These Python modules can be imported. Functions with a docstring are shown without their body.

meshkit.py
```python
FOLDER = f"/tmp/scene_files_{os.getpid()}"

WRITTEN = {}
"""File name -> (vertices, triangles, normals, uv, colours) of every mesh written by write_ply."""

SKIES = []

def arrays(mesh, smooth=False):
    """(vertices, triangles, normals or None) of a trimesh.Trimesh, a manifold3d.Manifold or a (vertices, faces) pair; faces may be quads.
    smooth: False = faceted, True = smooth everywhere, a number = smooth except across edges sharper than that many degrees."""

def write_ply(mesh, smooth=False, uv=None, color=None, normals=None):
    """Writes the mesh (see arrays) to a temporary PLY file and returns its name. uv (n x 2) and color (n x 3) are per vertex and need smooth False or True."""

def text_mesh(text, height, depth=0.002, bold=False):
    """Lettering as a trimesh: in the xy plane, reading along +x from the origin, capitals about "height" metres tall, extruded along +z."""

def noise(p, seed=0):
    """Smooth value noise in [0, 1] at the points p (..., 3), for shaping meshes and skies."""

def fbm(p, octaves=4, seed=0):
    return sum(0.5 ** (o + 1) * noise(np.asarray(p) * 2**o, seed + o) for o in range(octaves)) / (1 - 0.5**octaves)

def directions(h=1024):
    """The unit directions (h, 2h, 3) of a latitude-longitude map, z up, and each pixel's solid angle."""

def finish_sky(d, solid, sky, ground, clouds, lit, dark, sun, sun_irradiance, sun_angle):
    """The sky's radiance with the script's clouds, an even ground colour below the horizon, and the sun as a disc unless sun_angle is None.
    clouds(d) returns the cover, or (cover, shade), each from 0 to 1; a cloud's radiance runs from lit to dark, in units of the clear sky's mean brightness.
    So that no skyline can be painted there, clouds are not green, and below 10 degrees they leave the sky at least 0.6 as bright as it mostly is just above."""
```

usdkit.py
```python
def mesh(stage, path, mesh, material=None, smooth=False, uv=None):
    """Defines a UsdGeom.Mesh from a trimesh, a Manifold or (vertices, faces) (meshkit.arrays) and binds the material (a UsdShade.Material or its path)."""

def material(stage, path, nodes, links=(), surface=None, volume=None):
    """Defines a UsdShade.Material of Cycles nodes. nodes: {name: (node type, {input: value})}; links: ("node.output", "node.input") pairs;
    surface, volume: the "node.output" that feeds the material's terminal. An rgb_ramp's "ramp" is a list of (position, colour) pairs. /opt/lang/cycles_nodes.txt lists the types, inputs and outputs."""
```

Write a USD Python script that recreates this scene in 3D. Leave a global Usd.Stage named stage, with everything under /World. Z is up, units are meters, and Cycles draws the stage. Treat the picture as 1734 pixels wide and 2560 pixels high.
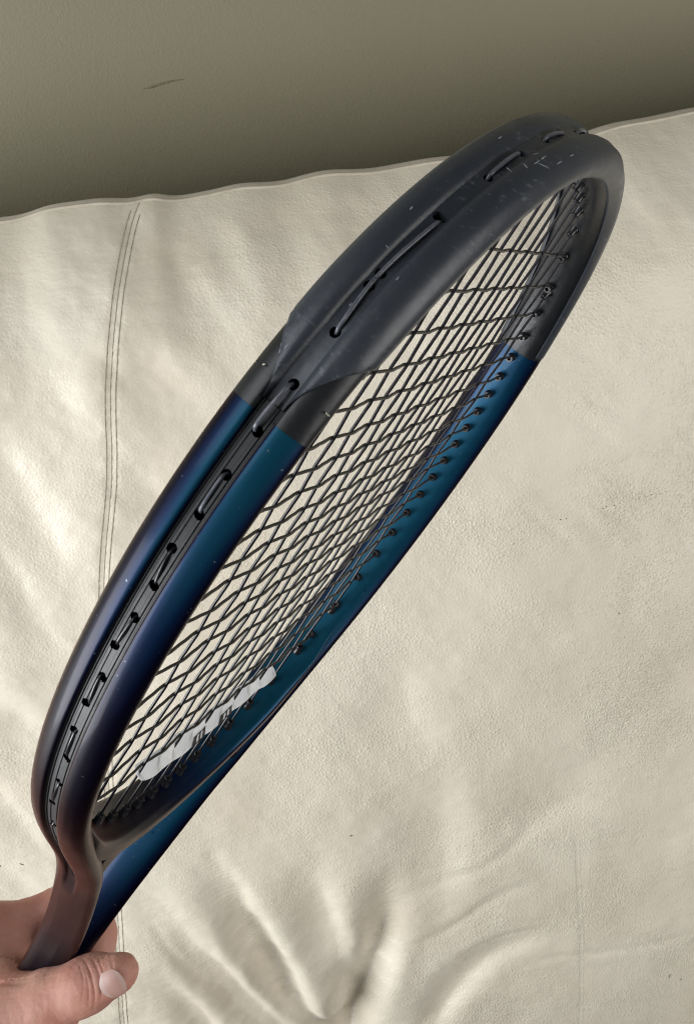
import math, random, numpy as np, trimesh, manifold3d as m3, usdkit, meshkit
from pxr import Usd, UsdGeom, UsdLux, Gf, Sdf, UsdShade
from scipy.interpolate import CubicSpline
from scipy.ndimage import distance_transform_edt, map_coordinates
from scipy.optimize import brentq
from scipy.spatial import cKDTree
import shapely
from shapely.geometry import Polygon, LineString

random.seed(5); np.random.seed(5)
stage = Usd.Stage.CreateInMemory()
UsdGeom.SetStageUpAxis(stage, UsdGeom.Tokens.z); UsdGeom.SetStageMetersPerUnit(stage, 1.0)
UsdGeom.Xform.Define(stage, '/World'); UsdGeom.Scope.Define(stage, '/World/Looks')

# ---------------------------------------------------------------- camera
PITCH, ROLL, FPX, W0, H0 = math.radians(35), math.radians(7.0), 2249.31, 1734.0, 2560.0
PPX, PPY = 972.5, 1148.1                            # where the lens axis meets the picture: the photograph is a crop
CAM = np.array([0, 0, 1.30])
r0, f0, u0 = np.array([1., 0, 0]), np.array([0, math.cos(PITCH), -math.sin(PITCH)]), np.array([0, math.sin(PITCH), math.cos(PITCH)])
RIGHT, UP, FWD = r0*math.cos(ROLL) - u0*math.sin(ROLL), u0*math.cos(ROLL) + r0*math.sin(ROLL), f0
CW = np.c_[RIGHT, -UP, FWD]                       # columns: camera x right, y down, z forward, in the world
def cam2w(p): return np.asarray(p) @ CW.T + CAM
cam = UsdGeom.Camera.Define(stage, '/World/camera')
mm = np.eye(4); mm[0, :3], mm[1, :3], mm[2, :3], mm[3, :3] = RIGHT, UP, -FWD, CAM
cam.AddTransformOp().Set(Gf.Matrix4d(*mm.ravel().tolist()))
FL = 26.0
cam.CreateFocalLengthAttr(FL); cam.CreateHorizontalApertureAttr(FL*W0/FPX); cam.CreateVerticalApertureAttr(FL*H0/FPX)
cam.CreateHorizontalApertureOffsetAttr(FL*(W0/2-PPX)/FPX); cam.CreateVerticalApertureOffsetAttr(FL*(PPY-H0/2)/FPX)
cam.CreateClippingRangeAttr(Gf.Vec2f(0.01, 50)); cam.CreateFStopAttr(40.0); cam.CreateFocusDistanceAttr(0.40)
cam.CreateExposureAttr(0.0)

# ---------------------------------------------------------------- light: a window to the left, plus added fill lights from the right and overhead
def rect(name, pos, aim, w, h, inten, col):
    L = UsdLux.RectLight.Define(stage, '/World/' + name)
    L.CreateWidthAttr(w); L.CreateHeightAttr(h); L.CreateIntensityAttr(inten); L.CreateColorAttr(Gf.Vec3f(*col))
    z = np.array(pos, float) - np.array(aim, float); z /= np.linalg.norm(z)
    x = np.cross([0, 0, 1.], z); x = x/np.linalg.norm(x) if np.linalg.norm(x) > 1e-6 else np.array([1., 0, 0])
    y = np.cross(z, x); M = np.eye(4); M[0, :3], M[1, :3], M[2, :3], M[3, :3] = x, y, z, pos
    L.AddTransformOp().Set(Gf.Matrix4d(*M.ravel().tolist()))
rect('window_light', (-1.9, -0.30, 0.85), (0.0, 0.7, 0.80), 1.2, 1.5, 12.0, (0.95, 0.98, 1.0))
rect('right_fill_light', (1.6, -0.60, 0.85), (0.1, 0.7, 0.8), 1.2, 1.5, 4.6, (1.0, 0.985, 0.96))  # added fill, no real door: lights sofa and wall from the right
rect('high_fill_light', (-1.1, -0.35, 2.5), (0.0, 0.35, 1.0), 1.3, 1.1, 3.4, (0.94, 0.97, 1.0))  # added high fill aimed at the racket, brightens bridge and inner rim

# ---------------------------------------------------------------- helpers
used = {}
def numbered(base):
    n = used.get(base, 0); used[base] = n + 1
    return base if n == 0 else f'{base}_{n:03d}'
def tag(o, label=None, cat=None, group=None, kind=None):
    for k, v in (('label', label), ('category', cat), ('group', group), ('kind', kind)):
        if v: o.SetCustomDataByKey(k, v)
def thing(name, label, cat, M=None):
    x = UsdGeom.Xform.Define(stage, numbered('/World/' + name))
    if M is not None: x.AddTransformOp().Set(Gf.Matrix4d(*np.asarray(M, float).T.ravel().tolist()))
    tag(x.GetPrim(), label, cat); return x.GetPrim()
def part(parent, name, mesh, mat, smooth=True, label=None, kind=None):
    o = usdkit.mesh(stage, numbered(f'{parent.GetPath()}/{name}'), mesh, mat, smooth=smooth)
    tag(o.GetPrim(), label, kind=kind); return o.GetPrim()
def mat(name, nodes, links, surface='p.BSDF'): return usdkit.material(stage, '/World/Looks/' + name, nodes, links, surface=surface)
def cat(ms): return trimesh.util.concatenate(ms)
def tube(pts, r, n=8, closed=False, caps=True):
    P = np.asarray(pts, float); k = len(P)
    T = np.gradient(P, axis=0); T /= np.maximum(np.linalg.norm(T, axis=1), 1e-12)[:, None]
    ref = np.array([0, 0, 1.]) if abs(T[0, 2]) < .9 else np.array([1., 0, 0])
    A = np.zeros_like(P); a = ref
    for i in range(k):
        a = a - T[i]*(a @ T[i]); a /= np.linalg.norm(a); A[i] = a
    B = np.cross(T, A); rr = np.broadcast_to(np.asarray(r, float), (k,))
    th = np.arange(n)/n*2*math.pi
    V = (P[:, None] + rr[:, None, None]*(np.cos(th)[None, :, None]*A[:, None] + np.sin(th)[None, :, None]*B[:, None])).reshape(-1, 3)
    return loft(V, k, n, caps)
def loft(V, k, n, caps=True):
    i, j = np.meshgrid(np.arange(k-1), np.arange(n), indexing='ij'); j2 = (j+1) % n
    a, b, c, d = i*n+j, i*n+j2, (i+1)*n+j2, (i+1)*n+j
    F = np.vstack([np.c_[a.ravel(), b.ravel(), c.ravel()], np.c_[a.ravel(), c.ravel(), d.ravel()]])
    if caps:
        V = np.vstack([V, V[:n].mean(0), V[-n:].mean(0)]); o = np.arange(n); o2 = (o+1) % n
        F = np.vstack([F, np.c_[o2, o, np.full(n, k*n)], np.c_[(k-1)*n+o, (k-1)*n+o2, np.full(n, k*n+1)]])
    t = trimesh.Trimesh(V, F, process=False)
    if t.volume < 0: t.invert()
    return t
def to_m3(t): return m3.Manifold(m3.Mesh(np.asarray(t.vertices, np.float32), np.asarray(t.faces, np.uint32)))
def from_m3(m):
    q = m.to_mesh(); return trimesh.Trimesh(q.vert_properties[:, :3], q.tri_verts, process=False)

# ---------------------------------------------------------------- materials
def noise_mix(scale, a, b, lo=.35, hi=.65, detail=4):
    return {'tc': ('texture_coordinate', {}), 'n': ('noise_texture', {'scale': scale, 'detail': float(detail)}), 'r': ('rgb_ramp', {'ramp': [(lo, a), (hi, b)]})}, [('tc.object', 'n.vector'), ('n.fac', 'r.fac'), ('r.color', 'p.base_color')]

# leather: cream hide, fine pebbled grain, soft gloss
M_LEATHER = mat('cream_leather', {
    'g': ('geometry', {}),
    'n1': ('noise_texture', {'scale': 7.0, 'detail': 4.0}), 'c1': ('rgb_ramp', {'ramp': [(.3, (.645, .576, .458)), (.7, (.715, .652, .54))]}),
    'v1': ('voronoi_texture', {'feature': 'distance_to_edge', 'scale': 265.0}), 'vr': ('rgb_ramp', {'ramp': [(0.0, (0, 0, 0)), (.5, (1, 1, 1))]}),
    'wn': ('noise_texture', {'scale': 30.0, 'detail': 3.0}),
    'n2': ('noise_texture', {'scale': 95.0, 'detail': 5.0, 'roughness': .6}),
    'n4': ('noise_texture', {'scale': 9.0, 'detail': 2.0}), 'r4': ('rgb_ramp', {'ramp': [(.36, (.25, .25, .25)), (.64, (1, 1, 1))]}),
    'mp': ('mapping', {'mapping_type': 'point', 'rotation': (0, .65, 0), 'scale': (34., 34., 130.)}), 'n3': ('noise_texture', {'scale': 1.0, 'detail': 3.0, 'distortion': .4}),
    'm0': ('math', {'math_type': 'multiply'}), 'sx': ('separate_xyz', {}), 'mr': ('map_range', {'from_min': 1.12, 'from_max': .72, 'to_min': .12, 'to_max': 1.0, 'clamp': True}), 'm9': ('math', {'math_type': 'multiply'}), 'm8': ('math', {'math_type': 'multiply'}), 'mr2': ('map_range', {'from_min': -.25, 'from_max': .2, 'to_min': .7, 'to_max': 2.5, 'clamp': True}), 'm1': ('math', {'math_type': 'multiply_add', 'value2': .8}), 'm2': ('math', {'math_type': 'multiply_add', 'value2': 1.3}),
    'b': ('bump', {'strength': .75, 'distance': .0006}),
    'rr': ('rgb_ramp', {'ramp': [(.3, (.34,)*3), (.7, (.45,)*3)]}),
    'p': ('principled_bsdf', {'specular_ior_level': .5, 'sheen_weight': .05})},
    [('g.position', 'n1.vector'), ('n1.fac', 'c1.fac'), ('c1.color', 'p.base_color'), ('g.position', 'v1.vector'), ('v1.distance', 'vr.fac'),
     ('g.position', 'n2.vector'), ('g.position', 'n4.vector'), ('n4.fac', 'r4.fac'), ('g.position', 'mp.vector'), ('mp.vector', 'n3.vector'),
     ('vr.color', 'm0.value1'), ('r4.color', 'm9.value1'), ('g.position', 'sx.vector'), ('sx.z', 'mr.value'), ('mr.result', 'm9.value2'), ('m9.value', 'm8.value1'), ('sx.x', 'mr2.value'), ('mr2.result', 'm8.value2'), ('m8.value', 'm0.value2'), ('n2.fac', 'm1.value1'), ('m0.value', 'm1.value3'), ('n3.fac', 'm2.value1'), ('m1.value', 'm2.value3'),
     ('m2.value', 'b.height'), ('b.normal', 'p.normal'), ('n1.fac', 'rr.fac'), ('rr.color', 'p.roughness')])
nd, lk = noise_mix(60, (.44, .39, .31), (.50, .45, .36)); nd['p'] = ('principled_bsdf', {'roughness': .5}); M_WELT = mat('leather_welt', nd, lk)
nd, lk = noise_mix(400, (.30, .265, .205), (.40, .355, .28)); nd['p'] = ('principled_bsdf', {'roughness': .7}); M_THREAD = mat('seam_thread', nd, lk)
nd, lk = noise_mix(400, (.50, .46, .385), (.56, .52, .445)); nd['p'] = ('principled_bsdf', {'roughness': .7}); M_THREAD2 = mat('pale_thread', nd, lk)
nd, lk = noise_mix(300, (.10, .09, .085), (.22, .20, .18)); nd['p'] = ('principled_bsdf', {'roughness': .8}); M_INK = mat('ink', nd, lk)
# painted wall, olive grey with a faint roller texture
M_WALL = mat('wall_paint', {'g': ('geometry', {}), 'n': ('noise_texture', {'scale': 2.2, 'detail': 3.0}), 'r': ('rgb_ramp', {'ramp': [(.3, (.190, .172, .112)), (.7, (.212, .192, .127))]}),
    'n2': ('noise_texture', {'scale': 420.0, 'detail': 3.0}), 'b': ('bump', {'strength': .5, 'distance': .0009}), 'p': ('principled_bsdf', {'roughness': .62, 'specular_ior_level': .35})},
    [('g.position', 'n.vector'), ('n.fac', 'r.fac'), ('r.color', 'p.base_color'), ('g.position', 'n2.vector'), ('n2.fac', 'b.height'), ('b.normal', 'p.normal')])
nd, lk = noise_mix(300, (.135, .108, .066), (.175, .145, .095), .4, .6); nd['p'] = ('principled_bsdf', {'roughness': .9}); M_SCUFF = mat('wall_scuff', nd, lk)

# colour shift paint of the racket: teal face on, through navy and violet to copper at a slant; satin clear coat; dust specks
M_PAINT = mat('colour_shift_paint', {
    'lw': ('layer_weight', {'blend': .5}),
    'cr': ('rgb_ramp', {'ramp': [(0.0, (.006, .070, .118)), (.10, (.005, .050, .098)), (.22, (.003, .016, .055)), (.38, (.003, .003, .016)), (.60, (.005, .003, .008)), (.74, (.018, .005, .006)), (.86, (.050, .012, .008)), (.95, (.070, .020, .013)), (1.0, (.08, .036, .028))]}),
    'tc': ('texture_coordinate', {}), 'n': ('noise_texture', {'scale': 900.0, 'detail': 1.0}), 'sr': ('rgb_ramp', {'ramp': [(.775, (0, 0, 0)), (.80, (.7, .7, .7))]}),
    'n2': ('noise_texture', {'scale': 25.0, 'detail': 3.0}), 'rr': ('rgb_ramp', {'ramp': [(.3, (.36,)*3), (.7, (.46,)*3)]}),
    'mx': ('mix_color', {'b': (.22, .26, .28)}), 'p': ('principled_bsdf', {'metallic': .42, 'coat_weight': .10, 'coat_roughness': .13, 'specular_ior_level': .13})},
    [('lw.facing', 'cr.fac'), ('tc.object', 'n.vector'), ('n.fac', 'sr.fac'), ('sr.color', 'mx.fac'), ('cr.color', 'mx.a'), ('mx.result', 'p.base_color'),
     ('tc.object', 'n2.vector'), ('n2.fac', 'rr.fac'), ('rr.color', 'p.roughness')])
def black_plastic(name, base, rough, scuffs=0.0):
    nodes = {'tc': ('texture_coordinate', {}), 'n': ('noise_texture', {'scale': 40.0, 'detail': 6.0, 'roughness': .65}), 'rr': ('rgb_ramp', {'ramp': [(.3, (rough-.07,)*3), (.7, (rough+.09,)*3)]}),
        'mp': ('mapping', {'mapping_type': 'point', 'rotation': (0, 0, .5), 'scale': (60., 420., 200.)}), 'n2': ('noise_texture', {'scale': 1.6, 'detail': 6.0, 'roughness': .7}),
        'sr': ('rgb_ramp', {'ramp': [(.58, (0, 0, 0)), (.72, (scuffs,)*3)]}), 'n5': ('noise_texture', {'scale': 16.0, 'detail': 2.0}), 'r5': ('rgb_ramp', {'ramp': [(.44, (0, 0, 0)), (.60, (1, 1, 1))]}), 'mk': ('math', {'math_type': 'multiply'}), 'mx': ('mix_color', {'a': base, 'b': (.20, .215, .235)}),
        'n3': ('noise_texture', {'scale': 260.0, 'detail': 3.0}), 'b': ('bump', {'strength': .25, 'distance': .0004}),
        'p': ('principled_bsdf', {'specular_ior_level': .5})}
    links = [('tc.object', 'n.vector'), ('n.fac', 'rr.fac'), ('rr.color', 'p.roughness'), ('tc.object', 'mp.vector'), ('mp.vector', 'n2.vector'), ('n2.fac', 'sr.fac'), ('tc.object', 'n5.vector'), ('n5.fac', 'r5.fac'), ('sr.color', 'mk.value1'), ('r5.color', 'mk.value2'), ('mk.value', 'mx.fac'),
             ('mx.result', 'p.base_color'), ('tc.object', 'n3.vector'), ('n3.fac', 'b.height'), ('b.normal', 'p.normal')]
    return mat(name, nodes, links)
M_TIP = black_plastic('satin_black_paint', (.012, .013, .015), .38)
M_GUARD = black_plastic('guard_rubber', (.040, .046, .057), .38, .55)
M_STRIP = black_plastic('grommet_plastic', (.006, .006, .007), .52)
M_GROM = black_plastic('grommet_barrel', (.014, .014, .016), .30)
M_GRIP = black_plastic('grip_tape', (.03, .03, .03), .7)
nd, lk = noise_mix(500, (.010, .009, .012), (.022, .020, .024)); nd['p'] = ('principled_bsdf', {'roughness': .26}); M_MAIN = mat('black_string', nd, lk)
nd, lk = noise_mix(500, (.10, .105, .125), (.15, .155, .18)); nd['p'] = ('principled_bsdf', {'roughness': .2}); M_LOOP = mat('glint_string', nd, lk)  # black string; paler base colour stands in for its glints
nd, lk = noise_mix(500, (.028, .026, .023), (.050, .046, .040)); nd['p'] = ('principled_bsdf', {'roughness': .36}); M_CROSS = mat('grey_black_string', nd, lk)
nd, lk = noise_mix(120, (.80, .82, .86), (.86, .88, .91)); nd['p'] = ('principled_bsdf', {'roughness': .32, 'transmission_weight': .38, 'subsurface_weight': .35, 'subsurface_radius': (.006, .006, .006), 'subsurface_scale': .6}); M_DAMP = mat('white_rubber', nd, lk)
nd, lk = noise_mix(300, (.22, .24, .26), (.34, .36, .38)); nd['p'] = ('principled_bsdf', {'roughness': .8}); M_SCR = mat('pale_scrape', nd, lk)
nd, lk = noise_mix(300, (.36, .37, .28), (.5, .5, .4)); nd['p'] = ('principled_bsdf', {'roughness': .8}); M_LINT = mat('lint', nd, lk)
nd, lk = noise_mix(300, (.010, .010, .012), (.02, .02, .022)); nd['p'] = ('principled_bsdf', {'roughness': .5}); M_PRINT = mat('black_print', nd, lk)
# skin
M_SKIN = mat('skin', {'tc': ('texture_coordinate', {}), 'n': ('noise_texture', {'scale': 38.0, 'detail': 5.0, 'roughness': .6}), 'r': ('rgb_ramp', {'ramp': [(.30, (.47, .205, .158)), (.5, (.525, .262, .20)), (.72, (.56, .31, .24))]}),
    'v': ('voronoi_texture', {'feature': 'distance_to_edge', 'scale': 900.0}), 'n2': ('noise_texture', {'scale': 420.0, 'detail': 4.0}), 'm': ('math', {'math_type': 'multiply_add', 'value2': .6}),
    'b': ('bump', {'strength': .35, 'distance': .0005}),
    'p': ('principled_bsdf', {'roughness': .56, 'subsurface_weight': .15, 'subsurface_radius': (1.0, .35, .2), 'subsurface_scale': .002, 'specular_ior_level': .25})},
    [('tc.object', 'n.vector'), ('n.fac', 'r.fac'), ('r.color', 'p.base_color'), ('tc.object', 'v.vector'), ('tc.object', 'n2.vector'), ('v.distance', 'm.value1'), ('n2.fac', 'm.value3'), ('m.value', 'b.height'), ('b.normal', 'p.normal')])
M_NAIL = mat('nail', {'a': ('attribute', {'attribute': 'along'}), 'r': ('rgb_ramp', {'ramp': [(0, (.50, .35, .31)), (.14, (.49, .34, .30)), (.28, (.45, .26, .215)), (.80, (.46, .27, .225)), (.92, (.50, .34, .29)), (1, (.52, .38, .33))]}),
    'p': ('principled_bsdf', {'roughness': .42, 'specular_ior_level': .4})}, [('a.fac', 'r.fac'), ('r.color', 'p.base_color')])

# ---------------------------------------------------------------- sofa back and wall
def ray(px, py):                                   # direction of the line of sight through a point of the picture (1574 units across)
    k = W0/1574.0
    d = np.array([(px*k - PPX)/FPX, (py*k - PPY)/FPX, 1.0]); return d @ CW.T
RECL = math.radians(12)
O = CAM + 0.83*FWD
def axes(psi):
    U = np.array([math.cos(psi), math.sin(psi), 0]); back = np.array([-math.sin(psi), math.cos(psi), 0])
    V = back*math.sin(RECL) + np.array([0, 0, math.cos(RECL)]); N = np.cross(U, V); return U, V, N
def hit(px, py, psi):
    U, V, N = axes(psi); d = ray(px, py); return CAM + d*(((O - CAM) @ N)/(d @ N))
PSI = brentq(lambda s: hit(0, 510, s)[2] - hit(1574, 272, s)[2], -.9, .9)
U, V, N = axes(PSI)
def uv(px, py):
    q = hit(px, py, PSI) - O; return np.array([q @ U, q @ V])
def uvs(pts): return np.array([uv(*p) for p in pts])
edge = uvs([(x_, y_+17) for x_, y_ in [(-260, 545), (-120, 528), (0, 510), (50, 493), (120, 481), (200, 473), (255, 473), (300, 465), (325, 462), (355, 466), (420, 461), (480, 449), (540, 436), (640, 429), (700, 415), (760, 402), (850, 398), (930, 387), (1010, 372), (1100, 362), (1200, 350), (1300, 330), (1385, 315), (1440, 296), (1500, 279), (1574, 266), (1700, 240), (1850, 226)]])
o_ = np.argsort(edge[:, 0]); edge = edge[o_]
edge = np.vstack([edge[0] - np.outer([.30, .2, .1], [1, 0]), edge, edge[-1] + np.outer([.1, .2, .3], [1, 0])])
edge_s = CubicSpline(edge[:, 0], edge[:, 1])
um0, um1 = edge[0, 0], edge[-1, 0]
vb = min(uv(0, 2324)[1], uv(1574, 2324)[1]) - .10
def nrm(a): return a/np.linalg.norm(a)
def smooth01(x): x = np.clip(x, 0, 1); return x*x*(3-2*x)
# folds: (points in the picture, half width in m, depth in m, ridge on its right side)
FOLDS = [
    ([(795, 2470), (806, 2330), (834, 2235), (862, 2130), (876, 2020), (868, 1910)], 0.0162, 0.0168, 0.7),
    ([(770, 2460), (720, 2330), (655, 2220), (600, 2125), (545, 2030), (500, 1950), (440, 1850)], 0.0135, 0.0118, 0.75),
    ([(740, 2480), (640, 2330), (550, 2235), (460, 2140), (395, 2060), (330, 1985)], 0.0130, 0.0084, 0.65),
    ([(790, 2290), (770, 2180), (745, 2080), (722, 1980), (690, 1860)], 0.0162, 0.0073, 0.5),
    ([(960, 2380), (1020, 2250), (1090, 2170), (1180, 2115), (1290, 2085)], 0.0140, 0.0056, 0.6),
    ([(960, 1720), (900, 1560), (880, 1440)], 0.0238, 0.0045, 0.5),
    ([(985, 2060), (990, 1880), (955, 1640)], 0.0302, 0.0050, 0.4),
    ([(1120, 1900), (1250, 1800), (1420, 1740)], 0.0238, 0.0034, 0.4),
    ([(560, 2420), (480, 2310), (400, 2215), (330, 2150)], 0.0108, 0.0045, 0.6),
    # left of the racket: long soft folds running down to the right
    ([(-90, 540), (20, 690), (95, 830), (160, 970), (235, 1110)], 0.0253, 0.0037, 0.75),
    ([(-90, 880), (20, 1050), (90, 1190), (150, 1330), (205, 1450)], 0.0253, 0.0041, 0.7),
    ([(-90, 1130), (0, 1250), (80, 1370), (150, 1490), (200, 1590)], 0.0101, 0.0017, 0.6),
    ([(-90, 1490), (0, 1575), (60, 1625), (130, 1700)], 0.0164, 0.0032, 0.75),
    ([(-60, 1700), (20, 1790), (70, 1860), (130, 1950)], 0.0108, 0.0017, 0.6),
    ([(-40, 1900), (40, 1960), (100, 2040)], 0.0139, 0.0015, 0.5),
    # under the top edge
    ([(345, 500), (365, 590), (420, 680), (500, 755), (590, 815)], 0.0166, 0.0035, 0.75),
    ([(480, 520), (515, 610), (560, 690), (610, 740)], 0.0154, 0.0027, 0.6),
    ([(290, 770), (350, 845), (430, 905), (520, 965)], 0.0173, 0.0033, 0.7),
    ([(640, 470), (650, 560), (680, 640), (720, 690)], 0.0185, 0.0024, 0.5),
    ([(205, 500), (200, 620), (185, 740), (140, 860)], 0.0222, 0.0024, 0.5),
    ([(300, 1040), (350, 1110), (420, 1190)], 0.0173, 0.0024, 0.6),
    ([(790, 450), (800, 520), (830, 590)], 0.0197, 0.0019, 0.5),
    ([(1400, 360), (1440, 480), (1500, 600)], 0.0246, 0.0016, 0.5),
    # fine creases on the right
    ([(1230, 900), (1330, 960), (1420, 1030), (1500, 1080)], 0.0063, 0.0006, 0.4),
    ([(1130, 1060), (1240, 1110), (1340, 1190), (1400, 1260)], 0.0063, 0.0007, 0.5),
    ([(1200, 1050), (1290, 1110), (1380, 1150), (1460, 1215)], 0.0056, 0.0005, 0.4),
    ([(1280, 1075), (1400, 1040), (1574, 1008)], 0.0056, 0.0006, -0.4),
    ([(1290, 860), (1400, 930), (1520, 1010)], 0.0063, 0.0005, 0.4),
    ([(1160, 1130), (1260, 1200), (1330, 1270)], 0.0056, 0.0006, 0.4),
    ([(1000, 1300), (1110, 1340), (1250, 1440), (1330, 1520)], 0.0088, 0.0006, 0.4),
    ([(1500, 1230), (1420, 1340), (1470, 1450), (1560, 1540)], 0.0075, 0.0005, 0.4),
    ([(1040, 2150), (1120, 2105), (1230, 2090)], 0.0052, 0.0006, -0.6),
    ([(930, 2110), (1040, 2060), (1140, 2000), (1210, 1980)], 0.0075, 0.0008, -0.5),
    ([(900, 2010), (1000, 1980), (1100, 1930), (1190, 1860)], 0.0075, 0.0007, -0.5),
    ([(1180, 2160), (1330, 2140), (1480, 2120), (1574, 2090)], 0.0063, 0.0006, -0.5),
    ([(480, 2200), (560, 2290), (650, 2350)], 0.0052, 0.0006, 0.5),
    ([(345, 2060), (450, 2190), (540, 2250)], 0.0045, 0.0006, 0.5),
]
NU, NV = 560, 640
us = np.linspace(um0, um1, NU); ss = np.linspace(0, 1, NV)
top = edge_s(us)
UU = np.repeat(us[:, None], NV, 1); VV = vb + (top[:, None] - vb)*ss[None]
Hh = np.zeros_like(UU)
Q = np.c_[UU.ravel(), VV.ravel()]
wob = np.c_[meshkit.fbm(np.c_[Q*26, 0*Q[:, 0]], 3, 3) - .5, meshkit.fbm(np.c_[Q*26, 0*Q[:, 0]], 3, 9) - .5]*.010
Qw = Q + wob
for pts, w, dep, ridge in FOLDS:
    P = uvs(pts); s_ = np.r_[0, np.cumsum(np.linalg.norm(np.diff(P, axis=0), axis=1))]
    sm = np.linspace(0, s_[-1], 90); P = np.c_[CubicSpline(s_, P[:, 0])(sm), CubicSpline(s_, P[:, 1])(sm)]
    mg = 6.5*w + .02; near = np.nonzero((Q[:, 0] > P[:, 0].min()-mg) & (Q[:, 0] < P[:, 0].max()+mg) & (Q[:, 1] > P[:, 1].min()-mg) & (Q[:, 1] < P[:, 1].max()+mg))[0]
    q = (Q if w > .008 else Q)[near] + wob[near]*min(1, w/.012)
    d, i = cKDTree(P).query(q); i1 = np.clip(i+1, 1, 89); tg = P[i1] - P[i1-1]; tg /= np.linalg.norm(tg, axis=1)[:, None]
    e = q - P[i]; sg = np.sign(P[-1, 1] - P[0, 1] + 1e-9); x = (tg[:, 1]*e[:, 0] - tg[:, 0]*e[:, 1])*sg*np.sign(ridge)      # + on the right in the picture
    tq = np.clip((i+.5)/90, 0, 1); fade = (np.minimum(1, tq/.25)*smooth01((1-tq)/.50) if w > .0085 else np.sin(tq*math.pi)**.55); al = np.abs(e[:, 0]*tg[:, 0] + e[:, 1]*tg[:, 1])
    end = np.exp(-(np.maximum(0, al-.002)/(w*.9))**2)
    if w > .0085: prof = -np.where(x < 0, np.exp(-(x/(1.9*w))**2), np.exp(-(x/(1.0*w))**2)) + .30*np.exp(-((x + 3.3*w)/(1.7*w))**2) + .10*np.exp(-((x - 1.9*w)/(1.3*w))**2)
    else: prof = -np.exp(-(x/w)**2) + abs(ridge)*.6*np.exp(-((x - 1.9*w)/(1.25*w))**2)
    Hh.ravel()[near] += (1.75 if P[0, 1] < uv(700, 1900)[1] else 1.35)*dep*prof*fade*end
# pull of the deep pinch at the bottom, soft fullness of the cushion, small unevenness
pc = uv(815, 2345); dd = np.hypot(Q[:, 0]-pc[0], Q[:, 1]-pc[1]); Hh -= (.022*np.exp(-(dd/.055)**2)).reshape(Hh.shape)
el = (VV - vb)/(top[:, None] - vb); depth_top = top[:, None] - VV
Hh += .020*np.sin(np.clip(el, 0, 1)*math.pi)**.8
Hh -= .085*np.clip(1 - depth_top/.150, 0, 1)**2.1
Hh += ((meshkit.fbm(np.c_[Q*9, 0*Q[:, 0]], 3, 21) - .5)*.007 + (meshkit.fbm(np.c_[Q[:, :1]*34+Q[:, 1:]*20, Q[:, 1:]*22-Q[:, :1]*6, 0*Q[:, :1]], 3, 31) - .5)*.0022).reshape(Hh.shape)
Hh += ((meshkit.fbm(np.c_[Q*120, 0*Q[:, 0]], 2, 41) - .5)*.0004).reshape(Hh.shape)
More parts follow.
